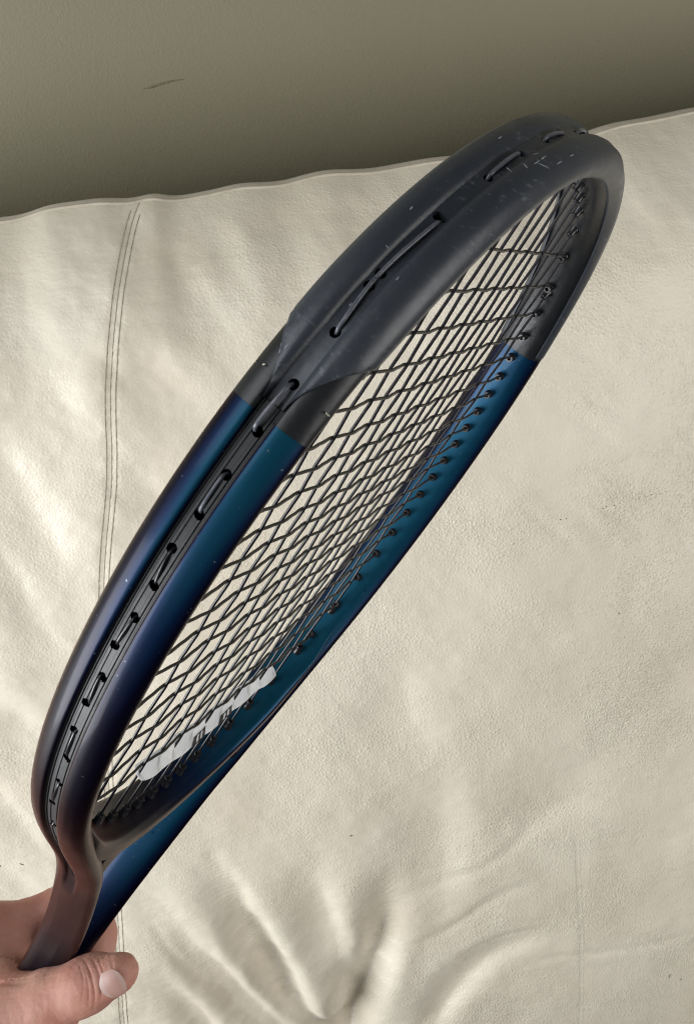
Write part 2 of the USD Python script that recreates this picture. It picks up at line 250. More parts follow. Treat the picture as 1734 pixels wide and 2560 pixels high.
# the stitched seams press lines into the hide
SEAM = [(298, 468), (283, 500), (270, 570), (262, 660), (257, 780), (254, 900), (257, 1000), (256, 1090), (249, 1180), (241, 1290), (243, 1500), (252, 1750), (268, 2000), (276, 2120), (281, 2230), (287, 2324), (292, 2420)]
SEAM2 = [(1296, 1880), (1302, 2000), (1308, 2120), (1309, 2240), (1310, 2340), (1310, 2420)]
def smoothline(pts, n=400):
    P = uvs(pts); s_ = np.r_[0, np.cumsum(np.linalg.norm(np.diff(P, axis=0), axis=1))]; sm = np.linspace(0, s_[-1], n)
    return np.c_[CubicSpline(s_, P[:, 0])(sm), CubicSpline(s_, P[:, 1])(sm)]
SP, SP2 = smoothline(SEAM), smoothline(SEAM2)
d1, i1s = cKDTree(SP).query(Q); puck = np.sin(i1s*.45)*np.exp(-((d1-.004)/.0055)**2); d2 = cKDTree(SP2).query(Q)[0]
Hh += (.00045*puck - .0010*np.exp(-(d1/.0022)**2) - .0004*np.exp(-((d1-.0043)/.0016)**2) - .00035*np.exp(-(d2/.0030)**2)).reshape(Hh.shape)
def sheet_h(p):                                    # height of the hide at (u, v)
    p = np.atleast_2d(p); iu = (p[:, 0]-um0)/(um1-um0)*(NU-1); t_ = edge_s(p[:, 0]); iv = (p[:, 1]-vb)/(t_-vb)*(NV-1)
    return map_coordinates(Hh, [iu, iv], order=1, mode='nearest')
def sheet_p(p, lift=0.0):
    p = np.atleast_2d(p); return O + p[:, :1]*U + p[:, 1:]*V + (sheet_h(p)[:, None] + lift)*N
front = O + UU[..., None]*U + VV[..., None]*V + Hh[..., None]*N
back_rows = []                                     # over the top and down the back of the cushion
for dv, dn in ((.004, -.010), (.003, -.024), (-.004, -.045), (-.02, -.065), (-.06, -.085), (-.2, -.10), (-.6, -.10)):
    back_rows.append(O + us[:, None]*U + (top + dv)[:, None]*V + (Hh[:, -1] + dn)[:, None]*N)
G = np.concatenate([front, np.stack(back_rows, 1)], 1); nv = G.shape[1]
i, j = np.meshgrid(np.arange(NU-1), np.arange(nv-1), indexing='ij')
a, b, c, d = (i*nv+j).ravel(), ((i+1)*nv+j).ravel(), ((i+1)*nv+j+1).ravel(), (i*nv+j+1).ravel()
sofa_mesh = trimesh.Trimesh(G.reshape(-1, 3), np.vstack([np.c_[a, b, c], np.c_[a, c, d]]), process=False)
sofa = thing('sofa', 'cream leather sofa back with soft creases and a stitched seam', 'sofa')
part(sofa, 'back_cushion', sofa_mesh, M_LEATHER)
welt_p = O + us[::2, None]*U + (top[::2] + .0006)[:, None]*V + (Hh[::2, -1] - .0006)[:, None]*N
part(sofa, 'piping', tube(welt_p, .0017, 8), M_WELT)
def offset_line(P, off):
    T = np.gradient(P, axis=0); T /= np.linalg.norm(T, axis=1)[:, None]; return P + off*np.c_[T[:, 1], -T[:, 0]]
part(sofa, 'seam', tube(sheet_p(SP[3:], -.0001), .00042, 6), M_THREAD)
for off in (-.0043, .0043):
    L = offset_line(SP, off)[6:]; dashes = [tube(sheet_p(L[k:k+5], .0002), [.0002, .00034, .00036, .00034, .0002], 5) for k in range(0, len(L)-5, 4)]
    part(sofa, 'stitch_row', cat(dashes), M_THREAD, kind='stuff')
for off in (-.003, .003):
    L = offset_line(SP2, off); dashes = [tube(sheet_p(L[k:k+12], -.00012), .00040, 5) for k in range(0, len(L)-12, 13)]
    part(sofa, 'stitch_row', cat(dashes), M_THREAD2, kind='stuff')
dots = [(1258+ (1520-1258)*k/22.0 + random.uniform(-3, 3), 1161 - 66*k/22.0 + random.uniform(-2, 2)) for k in (0, 1, 8, 9, 10, 11, 12, 13, 14, 15, 16, 17, 18, 19, 20)]
marks = []
for (x_, y_) in dots:
    s_ = trimesh.creation.icosphere(1, 1.0); s_.vertices = sheet_p(uv(x_, y_), 0)[0] + (s_.vertices*[random.uniform(.0006, .0010), random.uniform(.0004, .0007), .00022]) @ np.stack([U, V, N]); marks.append(s_)
for (x_, y_, l_, w_, a_) in ((1509, 2196, .0042, .0011, 1.35), (1535, 2204, .002, .0008, .5), (1587, 1990, .002, .001, .9), (792, 1862, .0016, .0011, 0), (8, 1938, .003, .0012, .8), (60, 1930, .003, .0008, -.7), (1388, 1370, .001, .001, 0)):
    s_ = trimesh.creation.icosphere(1, 1.0); v_ = s_.vertices*[l_, w_, .0003]; ca, sa = math.cos(a_), math.sin(a_)
    v_ = np.c_[v_[:, 0]*ca - v_[:, 1]*sa, v_[:, 0]*sa + v_[:, 1]*ca, v_[:, 2]]; s_.vertices = sheet_p(uv(x_, y_), 0)[0] + v_ @ np.stack([U, V, N]); marks.append(s_)
part(sofa, 'ink_marks', cat(marks), M_INK, kind='stuff')
# wall behind, parallel to the sofa
BK = np.array([-math.sin(PSI), math.cos(PSI), 0]); WO = O + edge_s(0)*V + BK*.24
wc = [WO - 2.2*U + [0, 0, -1.2], WO + 2.2*U + [0, 0, -1.2], WO + 2.2*U + [0, 0, 1.6], WO - 2.2*U + [0, 0, 1.6]]
wv = np.array(wc + [p + .1*BK for p in wc])
wall_mesh = trimesh.Trimesh(wv, [[0, 1, 2], [0, 2, 3], [5, 4, 7], [5, 7, 6], [4, 0, 3], [4, 3, 7], [1, 5, 6], [1, 6, 2], [3, 2, 6], [3, 6, 7], [4, 5, 1], [4, 1, 0]], process=False)
wall = thing('wall', 'plain olive grey painted wall behind the sofa', 'wall')
part(wall, 'wall_face', wall_mesh, M_WALL, smooth=False)
def whit(px, py):
    d_ = ray(px, py); return CAM + d_*(((WO - CAM) @ BK)/(d_ @ BK))
def smear(pts, wd):
    P = np.array([whit(*p) for p in pts]); t = tube(P, wd, 6); q = t.vertices - WO; n_ = q @ BK
    t.vertices = t.vertices - np.outer(n_ - np.clip(n_*.12, -.0006, .0006), BK); return t
part(wall, 'scuff_mark', smear([(326, 201), (345, 196), (368, 189), (392, 183), (418, 179)], [.0004, .0012, .0011, .0009, .0004]), M_SCUFF)
if 0: part(wall, 'scuff_mark', cat([smear([(590, 41), (592, 43), (594, 46)], [.0004, .001, .0004]), smear([(205, 295), (208, 297), (211, 299)], [.0005, .0013, .0005]), smear([(524, 133), (527, 135), (530, 137)], [.0003, .0007, .0003])]), M_SCUFF, kind='stuff')

# ---------------------------------------------------------------- the racket, in its own frame: x across, y towards the tip, z out of the strings
RM = np.array([[0.387597, 0.50699, 0.769889], [-0.187273, -0.774453, 0.604277], [0.902606, -0.378395, -0.20523]]); RT = np.array([-.02045862, .0254582, .35778366])
RW = np.eye(4); RW[:3, :3] = CW @ RM; RW[:3, 3] = CW @ RT + CAM
HB_, HA, HK, HN, TH, HB = .158428, .1245, .05925, 2.04997, .0115, .0116
def ell(t):
    c_, s_ = np.cos(t), np.sin(t)
    y = HB_*np.sign(s_)*np.abs(s_)**(2/HN); x = -HA*np.sign(c_)*np.abs(c_)**(2/HN)*(1 + HK*y/HB_); return np.stack([x, y], -1)
def ell_n(t):
    e = 1e-3; d_ = ell(t+e) - ell(t-e); n_ = np.stack([-d_[..., 1], d_[..., 0]], -1); n_ /= np.linalg.norm(n_, axis=-1, keepdims=True)
    return n_*np.sign((n_*ell(t)).sum(-1, keepdims=True))
def halfw(y): s_ = np.clip(abs(y/HB_), 0, 1); return HA*(1 - s_**HN)**(1/HN)*(1 + HK*y/HB_)
def ybottom(x):
    ys = np.linspace(-HB_, -HB_*.2, 3000); return np.interp(abs(x), [halfw(y) for y in ys[::10]], ys[::10])
def ytop(x):
    ys = np.linspace(HB_, HB_*.2, 3000); return np.interp(abs(x), [halfw(y) for y in ys[::10]], ys[::10])
# outer line of the hoop: left shaft up, round the tip, down the right shaft
sh_y = np.array([-.46, -.40, -.35, -.30, -.26, -.22, -.18, -.145]); sh_x = np.array([.0150, .0152, .0157, .0178, .0245, .0382, .0560, .0780])
th_ = np.linspace(-.52, math.pi+.52, 60); head = ell(th_) + TH*ell_n(th_)
pts = np.vstack([np.c_[-sh_x, sh_y], head, np.c_[sh_x, sh_y][::-1]])
s_ = np.r_[0, np.cumsum(np.linalg.norm(np.diff(pts, axis=0), axis=1))]; SPX, SPY = CubicSpline(s_, pts[:, 0]), CubicSpline(s_, pts[:, 1]); STOT = s_[-1]
def outer(s): return np.stack([SPX(s), SPY(s)], -1)
def outer_n(s): d_ = np.stack([SPX(s, 1), SPY(s, 1)], -1); d_ /= np.linalg.norm(d_, axis=-1, keepdims=True); return np.stack([-d_[..., 1], d_[..., 0]], -1)
_sg = np.linspace(0, STOT, 6000); _pg = outer(_sg)
def s_at(y, side):                                  # arc length where the outer line is at height y on a side (-1 left, +1 right)
    half = _sg < STOT/2 if side < 0 else _sg >= STOT/2; k = np.nonzero(half)[0]; return _sg[k[np.argmin(np.abs(_pg[k, 1]-y))]]
def chaikin(P, n=2):
    for _ in range(n):
        Qn = np.roll(P, -1, 0); P = np.stack([.75*P + .25*Qn, .25*P + .75*Qn], 1).reshape(-1, 2)
    return P
half_sec = np.array([(0, .003), (.0004, .0062), (.0022, .0093), (.0048, .0112), (.0075, .0112), (.0100, .0093), (.0112, .0066), (.0115, .0046), (.0113, .0034), (.0102, .0029), (.0090, .0027), (.0088, .0012)])
SEC = chaikin(np.vstack([half_sec, half_sec[::-1]*[1, -1]]), 2)
half_sh = np.array([(0, .0035), (.0006, .0065), (.0026, .0092), (.0052, .0108), (.0078, .0106), (.0100, .0090), (.0113, .0064), (.0118, .0046), (.01205, .0036), (.0121, .0029), (.01215, .002), (.0122, .0009)])
SEC2 = chaikin(np.vstack([half_sh, half_sh[::-1]*[1, -1]]), 2)
def smooth01(x): x = np.clip(x, 0, 1); return x*x*(3-2*x)
def sweep(svals, secfun, caps=True):
    V_ = []
    for s in svals:
        o, n_ = outer(s), outer_n(s); q = secfun(s)
        V_.append(np.c_[o[0] + n_[0]*(q[:, 0]-TH), o[1] + n_[1]*(q[:, 0]-TH), q[:, 1]*1.075])
    return loft(np.vstack(V_), len(svals), len(q), caps)
def hoop_sec(s):
    y = SPY(s); w = smooth01((-y-.172)/.026); q = SEC*(1-w) + SEC2*w
    k = 1 + .10*smooth01((-y-.20)/.1); q = q*[k, 1]; q[:, 0] -= (k-1)*TH
    return q
racket = thing('tennis_racket', 'dark blue and black tennis racket held up in front of the sofa', 'tennis racket', RW)
YB = .078                                            # where the blue paint ends and the black tip begins
sL, sR = s_at(.0765, -1), s_at(.0765, 1)
# string places
mains_x = np.array([5.3, 16, 27, 38.3, 50.3, 63.3, 77.3, 92.5])/1000*1.0509
ci = np.arange(18) - 9.0; cross_y = .013091 - .0108204*ci - 2.7298e-5*ci**3 - 5.8586e-5*ci**2
cross_y = np.r_[cross_y, cross_y[-1] - .0175]
holes = []                                           # (point on the inner line, direction of the string)
for sg in (-1, 1):
    for x in mains_x: holes += [(sg*x, ytop(x), 'm'), (sg*x, ybottom(x), 'm')]
    for y in cross_y: holes.append((sg*halfw(y), y, 'c'))
def inner_n(x, y):                                   # outward normal of the inner line
    t = np.linspace(-math.pi, math.pi, 2000); P = ell(t); k = np.argmin(((P - [x, y])**2).sum(1)); return ell_n(t[k:k+1])[0]
def s_near(p): return _sg[np.argmin(((_pg - p)**2).sum(1))]
cutters, hole_s = [], []
for (x, y, k) in holes:
    n_ = inner_n(x, y)
    if k == 'm' and y < 0 and abs(x) < .055: continue
    p = np.array([x, y]) + n_*TH
    c_ = trimesh.creation.cylinder(radius=.00155, height=.010, sections=10)
    c_.apply_transform(trimesh.geometry.align_vectors([0, 0, 1], [n_[0], n_[1], 0])); c_.apply_translation([p[0]-n_[0]*.004+0, p[1]-n_[1]*.004, random.choice((-.0006, .0006))]); cutters.append(c_)
    hole_s.append((s_near(p), x, y, k))
cut = m3.Manifold.batch_boolean([to_m3(c_) for c_ in cutters], m3.OpType.Add)
def near_side(ms): return ms
frame_l = sweep(np.linspace(0, sL, 190), hoop_sec); frame_r = sweep(np.linspace(sR, STOT, 190), hoop_sec)
tip = sweep(np.linspace(sL+.00005, sR-.00005, 190), hoop_sec)
part(racket, 'frame', cat([from_m3(to_m3(x)-cut) for x in (frame_l, frame_r)]), M_PAINT, smooth=40)
part(racket, 'frame_tip', from_m3(to_m3(tip)-cut), M_TIP, smooth=40, label='black painted tip of the frame')
# bridge across the throat, thinner in the middle
tb = np.linspace(-.50, -(math.pi-.50), 90); Vb = []
for t in tb:
    o, n_ = ell(np.array(t)), ell_n(np.array([t]))[0]; e_ = abs((t + math.pi/2)/(math.pi/2-.50)); hb = np.interp(abs(o[0]), [0, .018, .035, .048, .060, .08], [.0103, .0104, .0108, .0112, .0114, .0108]) * (1 - .25*smooth01((abs(o[0])-.080)/.015))
    thb = .0105 - .0060*smooth01((abs(o[0])-.068)/.016); a_ = np.linspace(0, 2*math.pi, 36, endpoint=False); ca, sa = np.cos(a_), np.sin(a_)
    q = np.c_[thb/2 - thb/2*np.sign(ca)*np.abs(ca)**.42, hb*np.sign(sa)*np.abs(sa)**.5]; q[:, 0] += .0003
    Vb.append(np.c_[o[0] + n_[0]*q[:, 0], o[1] + n_[1]*q[:, 0], q[:, 1]])
part(racket, 'throat_bridge', loft(np.vstack(Vb), len(tb), 36), M_PAINT)
# smooth fillets where bridge and shafts meet
so = np.linspace(0, s_at(-.03, -1), 200); no = outer_n(so); po = outer(so); kk = (1 + .10*smooth01((-po[:, 1]-.20)/.1))[:, None]
polyL = Polygon(np.vstack([po, (po - no*TH*kk)[::-1]])).buffer(0)
bt = np.linspace(-.40, -(math.pi-.40), 120); polyB = Polygon(np.vstack([ell(bt), (ell(bt) + .0108*ell_n(bt))[::-1]])).buffer(0)
uni = shapely.union_all([polyL, polyB]); fil = uni.buffer(.009).buffer(-.009).buffer(-.0005)
bx0, by0, bx1, by1 = -.105, -.172, -.045, -.112; g = .0005
gx, gy = np.meshgrid(np.arange(bx0-.02, bx1+.02, g), np.arange(by0-.02, by1+.02, g), indexing='ij')
from scipy.ndimage import gaussian_filter
ins = shapely.contains_xy(fil, gx, gy); D2 = (distance_transform_edt(ins) - distance_transform_edt(~ins))*g; D2 = gaussian_filter(D2, 2.2)
cfx, cfy = fil.difference(uni.buffer(.0012)).intersection(shapely.box(-.11, -.18, -.04, -.11)).centroid.coords[0]
D2 = D2 - np.maximum(0, np.hypot(gx-cfx, gy-cfy) - .010)*1.0
inb = shapely.contains_xy(fil.difference(uni.buffer(.0022)), gx, gy)
def fill_f(x, y, z):
    i_, j_ = (x-bx0+.02)/g, (y-by0+.02)/g; i0, j0 = int(i_), int(j_)
    if i0 < 0 or j0 < 0 or i0 >= D2.shape[0]-1 or j0 >= D2.shape[1]-1: return -1.0
    fx, fy = i_-i0, j_-j0
    d_ = (D2[i0, j0]*(1-fx)+D2[i0+1, j0]*fx)*(1-fy) + (D2[i0, j0+1]*(1-fx)+D2[i0+1, j0+1]*fx)*fy
    return 1 - (abs(min(d_, .0058)/.0058-1)**2.3 + abs(z/.0096)**2.6)
fm = from_m3(m3.Manifold.level_set(fill_f, [bx0, by0, -.0115, bx1, by1, .0115], .0012, 0.0))
fm2 = fm.copy(); fm2.vertices[:, 0] *= -1; fm2.invert()
part(racket, 'throat_fillet', fm, M_PAINT); part(racket, 'throat_fillet', fm2, M_PAINT)
# bumper guard round the tip: a rubber channel with pointed tails
gs0, gs1 = s_at(.0800, -1), s_at(.0785, 1)
tl = .030
def guard_sec(s):
    e = s - gs0; w = smooth01(e/tl); thin = smooth01(e/.05 + .25)
    if s > STOT/2: w, thin = 1.0, smooth01((gs1 - s)/.11)
    half = np.array([(.0072, .0009), (.0107, .0009), (.0109, .0022), (.0117, .0028), (.0124, .0038), (.0127, .0058), (.0119, .0090), (.0094, .0112), (.0070, .0123), (.0044, .0122), (.0022, .0108), (.0012, .0098), (.0030, .0094), (.0050, .0100), (.0090, .0070), (.0095, .0040)])
    fr = np.array([(.0072, .0005), (.0092, .0005), (.0095, .0024), (.0105, .0030), (.0114, .0038), (.0116, .0052), (.0106, .0092), (.0086, .0108), (.0068, .0115), (.0044, .0114), (.0024, .0100), (.0016, .0092), (.0030, .0090), (.0050, .0094), (.0088, .0066), (.0090, .0038)]); half = half*thin + fr*(1-thin)
    lim = .0030 + (.0140-.0030)*w                    # the tails narrow to the channel
    h2 = half.copy(); h2[:, 1] = np.minimum(h2[:, 1], lim); k = half[:, 1] > lim
    h2[k, 0] = np.maximum(half[k, 0], np.interp(lim, [.003, .0066, .0095, .0112, .0123, .014], [.0112, .0112, .0102, .0086, .0060, .0015])) if k.any() else h2[k, 0]
    ou = np.vstack([half[1:12], ])
    oup, inn = h2[1:12], h2[[11, 12, 13, 14, 15]]
    inn = np.c_[np.interp(np.linspace(0, 1, 8), np.linspace(0, 1, 5), inn[:, 0]), np.interp(np.linspace(0, 1, 8), np.linspace(0, 1, 5), inn[:, 1])]
    top_ = oup; loop = np.vstack([top_, inn[1:], np.c_[[.0070], [.0008]]])
    full = np.vstack([loop[::-1][-len(top_):] * [1, 1], ]) if False else None
    # one closed outline: outer skin from -z to +z, then back along the inner side
    outer_skin = np.vstack([(top_*[1, -1])[::-1], top_]); inner_skin = np.vstack([inn[1:], np.array([[.0078, .0020]]), np.array([[.0078, -.0020]]), (inn[1:]*[1, -1])[::-1]])
    return np.vstack([outer_skin, inner_skin])
guard = sweep(np.linspace(gs0, gs1, 260), guard_sec)
try: guard_m = from_m3(to_m3(guard) - cut)
except Exception: guard_m = guard
part(racket, 'bumper_guard', guard_m if len(guard_m.faces) else guard, M_GUARD, smooth=38)
# grommet strips lying in the side grooves, ribbed
def strip_sec_at(z_out):
    h = np.array([(.0094, .0), (.0094, .0007), (.0097, .0009), (.0097, .0016), (.0094, .0019), (.0094, .0023), (.0098, .0026), (.0098, .0029), (.0086, .0030)])
    return np.vstack([h, (h[1:]*[1, -1])[::-1]])
for side in (-1, 1):
    s0, s1 = sorted((s_at(.0815 if side < 0 else .079, side), s_at(-.180, side)))
    st = sweep(np.linspace(s0, s1, 160), lambda s: strip_sec_at(0)*np.array([1, 1 - .75*smooth01((-SPY(s)-.160)/.020)]))
    cc = to_m3(st) - cut
    part(racket, 'grommet_strip', from_m3(cc) if cc.num_tri() else st, M_STRIP, smooth=30)
# grommet barrels inside the hoop
prof = np.array([(0, -.001), (.0024, -.001), (.0024, .0004), (.0019, .0010), (.0018, .0034), (.0021, .0038), (.0020, .0042), (.0011, .0042), (.0010, .0026), (0, .0026)])
gm0 = trimesh.creation.revolve(prof*[.86, 1], sections=14)
for (x, y, k) in holes:
    n_ = inner_n(x, y); d_ = np.array([0, 1.0 if y > 0 else -1.0]) if k == 'm' else np.array([math.copysign(1, x), 0])
    dr = nrm(.62*n_ + .38*d_) if k == 'm' else nrm(.8*n_ + .2*d_)
    if k == 'm' and y < 0: dr = nrm(.25*n_ + .75*d_)
    G_ = gm0.copy(); G_.apply_scale([1, 1, 1.0 if (k == 'm' and y < 0) else .85]); G_.apply_transform(trimesh.geometry.align_vectors([0, 0, 1], [-dr[0], -dr[1], 0])); G_.apply_translation([x, y, 0]); part(racket, 'grommet', G_, M_GROM, smooth=40)
# strings: woven mains and crosses
allx = np.sort(np.r_[-mains_x, mains_x])
def weave(u, knots, amp, sign0):                     # passes over and under each crossing in turn
    knots = np.asarray(knots); sg = sign0*(-1.0)**np.arange(len(knots)); o = np.argsort(knots); kn, vv = knots[o], sg[o]
    m = (kn[1:]+kn[:-1])/2; kx = np.r_[kn[0]-.02, np.sort(np.r_[kn, m]), kn[-1]+.02]
    val = np.zeros(len(kx)); val[1:-1:2] = vv; ph = np.interp(u, kx, np.arange(len(kx))); i0 = np.clip(ph.astype(int), 0, len(kx)-2); f_ = smooth01(ph-i0); return amp*(val[i0]*(1-f_) + val[i0+1]*f_)
RS = .00059
for k, x in enumerate(allx):
    y0, y1 = ybottom(x)-.002, ytop(x)+.004; yy = np.linspace(y0, y1, 120); z = weave(yy, cross_y, .00026, 1 if k % 2 else -1)
    xx = x*(1 + .0*yy); part(racket, 'main_string', tube(np.c_[0*yy+xx, yy, z], RS, 7), M_MAIN)
for k, y in enumerate(cross_y):
    w = halfw(y)+.002; xx = np.linspace(-w, w, 150); z = weave(xx, allx, .00060, (-1 if k % 2 else 1)*(1 if True else 1))
    part(racket, 'cross_string', tube(np.c_[xx, 0*xx+y + .0002*math.sin(k*2.1), z], RS*.97, 7), M_CROSS)
# lengths of string that lie in the outer channel between two holes
def proj_r(h):
    o = outer(h[0]); q = RM @ np.array([o[0], o[1], 0]) + RT; return ((PPX+FPX*q[0]/q[2])/1.1017, (PPY+FPX*q[1]/q[2])/1.1017)
hs = sorted(h for h in hole_s)
def lying(sa, sb, n0=.0102, zz=0.0):
    s = np.linspace(sa, sb, 16); f_ = np.sin(np.linspace(0, math.pi, 16))**.22; o, n_ = outer(s), outer_n(s); nn = n0 - TH + (f_-1)*.0022
    return tube(np.c_[o + n_*nn[:, None], zz*np.sin(np.linspace(-1.4, 1.4, 16))], RS*1.02, 8)
left = sorted((h for h in hole_s if h[0] < STOT/2 + .03 and h[2] > -.16), key=lambda h: -h[0]); right = sorted((h for h in hole_s if h[0] >= STOT/2 + .03 and h[2] > -.15), key=lambda h: h[0])
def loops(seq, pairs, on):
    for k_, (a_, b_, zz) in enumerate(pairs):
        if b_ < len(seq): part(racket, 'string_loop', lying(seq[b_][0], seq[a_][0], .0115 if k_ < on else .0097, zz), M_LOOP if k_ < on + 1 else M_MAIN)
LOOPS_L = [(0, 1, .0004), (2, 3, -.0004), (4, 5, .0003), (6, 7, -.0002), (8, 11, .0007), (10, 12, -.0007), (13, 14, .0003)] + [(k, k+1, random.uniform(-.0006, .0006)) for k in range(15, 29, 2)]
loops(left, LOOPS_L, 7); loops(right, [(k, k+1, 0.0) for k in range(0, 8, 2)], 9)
# black print on the inner face of the far shaft
def prints(letter, x, y, z, hgt):
    t = meshkit.text_mesh(letter, hgt, .0004); return t
def surf_at(px, py, secfun, s0, s1, m0, m1, lift):   # the point of a swept skin that lies on the line of sight through a point of the picture (1574 across)
    best = None
    for s in np.linspace(s0, s1, 500):
        q = secfun(s)[m0:m1]; o, n_ = outer(s), outer_n(s); P = np.c_[o[0] + n_[0]*(q[:, 0]-TH), o[1] + n_[1]*(q[:, 0]-TH), q[:, 1]*1.075]
        C = P @ RM.T + RT; pp = np.c_[PPX + FPX*C[:, 0]/C[:, 2], PPY + FPX*C[:, 1]/C[:, 2]]/1.1017
        e = np.hypot(pp[:, 0]-px, pp[:, 1]-py) + C[:, 2]*40; k_ = e.argmin()
        if best is None or e[k_] < best[0]: c_ = np.array([o[0] - n_[0]*.006, o[1] - n_[1]*.006, 0]); best = (e[k_], P[k_] + nrm(P[k_] - c_)*lift)
    return best[1]
def nrm(a): return a/np.linalg.norm(a)
SCR = [((1208, 352), (1222, 349)), ((1226, 357), (1240, 351)), ((1230, 365), (1247, 362)), ((1212, 371), (1228, 369)), ((1236, 372), (1244, 366)), ((1224, 378), (1240, 372)), ((1195, 382), (1187, 372)), ((1160, 388), (1148, 380)),
       ((1056, 330), (1050, 326)), ((1003, 392), (997, 396)), ((985, 432), (1000, 428)), ((938, 470), (930, 474)), ((640, 775), (628, 790)), ((655, 782), (648, 796)), ((632, 800), (640, 788)), ((880, 560), (872, 556)), ((1140, 310), (1130, 313)), ((925, 455), (931, 447)), ((1262, 372), (1274, 366)), ((1300, 350), (1290, 352)), ((800, 690), (793, 699)), ((900, 640), (910, 628))]
part(racket, 'scratch', cat([tube(np.linspace(surf_at(*a_, guard_sec, gs0, gs1, 0, 22, .0000), surf_at(*b_, guard_sec, gs0, gs1, 0, 22, .0000), 5), [.00004, .00016, .00019, .00015, .00004], 5) for a_, b_ in SCR]), M_SCR, kind='stuff')
# handle with wrapped grip, going out of the picture
gp = []
for k, y in enumerate(np.linspace(-.36, -.53, 30)):
    a_ = np.arange(8)/8*2*math.pi + math.pi/8; gp.append(np.c_[.0165*np.cos(a_)*1.0, 0*a_+y, .0150*np.sin(a_)])
part(racket, 'grip', loft(np.vstack(gp), 30, 8), M_GRIP, smooth=20)

# two fluffs of lint that cling to the frame beside the guard's near tail
LINT = [('tiny pale lint fibre curled on the black paint left of the guard tail', [(585, 822), (592, 829), (603, 831), (612, 828)]), ('thin pale lint fibre on the black paint right of the guard tail', [(738, 907), (733, 920), (737, 934), (747, 943)])]
for lab, pl in LINT:
    P = np.array([surf_at(*p, hoop_sec, s_at(.06, -1), s_at(.115, -1), 0, 400, .0006) for p in pl]); tt = np.arange(len(P)); P = np.c_[[CubicSpline(tt, P[:, k_])(np.linspace(0, len(P)-1, 24)) for k_ in range(3)]].T
    L = thing('lint_fibre', lab, 'lint', RW); part(L, 'fibre', tube(P, .0002, 5), M_LINT)
# black print on the inner face of the far shaft: a small ring and a block of a word that the bridge half hides
ring = [(x_, y_) for x_, y_ in zip(8*np.cos(np.linspace(0, 2*math.pi, 17)), 8*np.sin(np.linspace(0, 2*math.pi, 17)))]
pr = [surf_at(345 + x_, 1882 + y_, hoop_sec, s_at(-.14, 1), s_at(-.30, 1), 0, 400, .00005) for x_, y_ in ring]
part(racket, 'print_mark', cat([tube(pr, .00055, 6), tube([surf_at(352+k_*2, 1866-k_*2, hoop_sec, s_at(-.14, 1), s_at(-.30, 1), 0, 400, .00005) for k_ in range(4)], .0007, 6)]), M_PRINT)

# ---------------------------------------------------------------- vibration dampener woven through the mains above the bridge
damp = thing('vibration_dampener', 'white rubber vibration dampener woven through the strings above the throat', 'dampener', RW)
dx = np.linspace(-.0540, .0550, 150); WV = weave(dx, allx, 1.0, 1)
ylo = np.interp(dx, [-.054, -.030, -.010, .010, .030, .055], [-.1185, -.1245, -.1245, -.1225, -.1205, -.1225]) - .0011*np.sin(dx*2*math.pi/.0225 + .8) + .0012
yhi = np.interp(dx, [-.054, -.030, -.010, .010, .030, .055], [-.1090, -.1095, -.1105, -.1100, -.1105, -.1130]) + .0006*np.sin(dx*2*math.pi/.0225)
tipf = np.clip(np.minimum(dx+.054, .055-dx)/.007, 0, 1); ym = (ylo+yhi)/2; sq = np.sqrt(np.maximum(1-(1-tipf)**2*.85, .02)); ylo, yhi = ym + (ylo-ym)*sq, ym + (yhi-ym)*sq
a_ = np.linspace(0, 2*math.pi, 24, endpoint=False); Vd = []
for k in range(len(dx)):
    ca, sa = np.cos(a_), np.sin(a_); f_ = .5 + .5*np.sign(ca)*np.abs(ca)**.6; Vd.append(np.c_[0*a_+dx[k], ylo[k] + (yhi[k]-ylo[k])*f_, (.0026 - .0042*f_) + .0006*WV[k]*(.3+.7*f_) + .0009*np.sign(sa)*np.abs(sa)**.6])
part(damp, 'band', loft(np.vstack(Vd), len(dx), 24), M_DAMP)
def patch(x0, x1, y0, y1, n=6, lift=.00025):
    X, Y = np.meshgrid(np.linspace(x0, x1, n), np.linspace(y0, y1, 3), indexing='ij'); f_ = Y; zc = (.0026 - .0042*f_) + 0.0006*np.interp(X, dx, WV)*(.3+.7*f_) + .00095 + lift; yc = np.interp(X, dx, ylo)*(1-f_) + np.interp(X, dx, yhi)*f_
    Vt = np.stack([X, yc, zc], -1).reshape(-1, 3); i, j = np.meshgrid(np.arange(n-1), np.arange(2), indexing='ij'); a, b, c, d = i*3+j, (i+1)*3+j, (i+1)*3+j+1, i*3+j+1
    return np.vstack([np.c_[a.ravel(), b.ravel(), c.ravel()], np.c_[a.ravel(), c.ravel(), d.ravel()]]), Vt
def plate(rects):
    ms = []
    for r_ in rects:
        F_, V_ = patch(*r_); ms.append(trimesh.Trimesh(V_, F_, process=False))
    return cat(ms)
for xc in (-.0105, .0095):
    w_, y0, y1 = .0048, .06, .50; t_ = .07
    part(damp, 'printed_mark', plate([(xc-w_, xc+w_, y0, y0+t_), (xc-w_, xc+w_, y1-t_, y1), (xc-w_, xc-w_+.0030, y0, y1), (xc+w_-.0022, xc+w_, y0, y1), (xc-.0003, xc+.0011, y0, y1)]), M_PRINT, smooth=False)

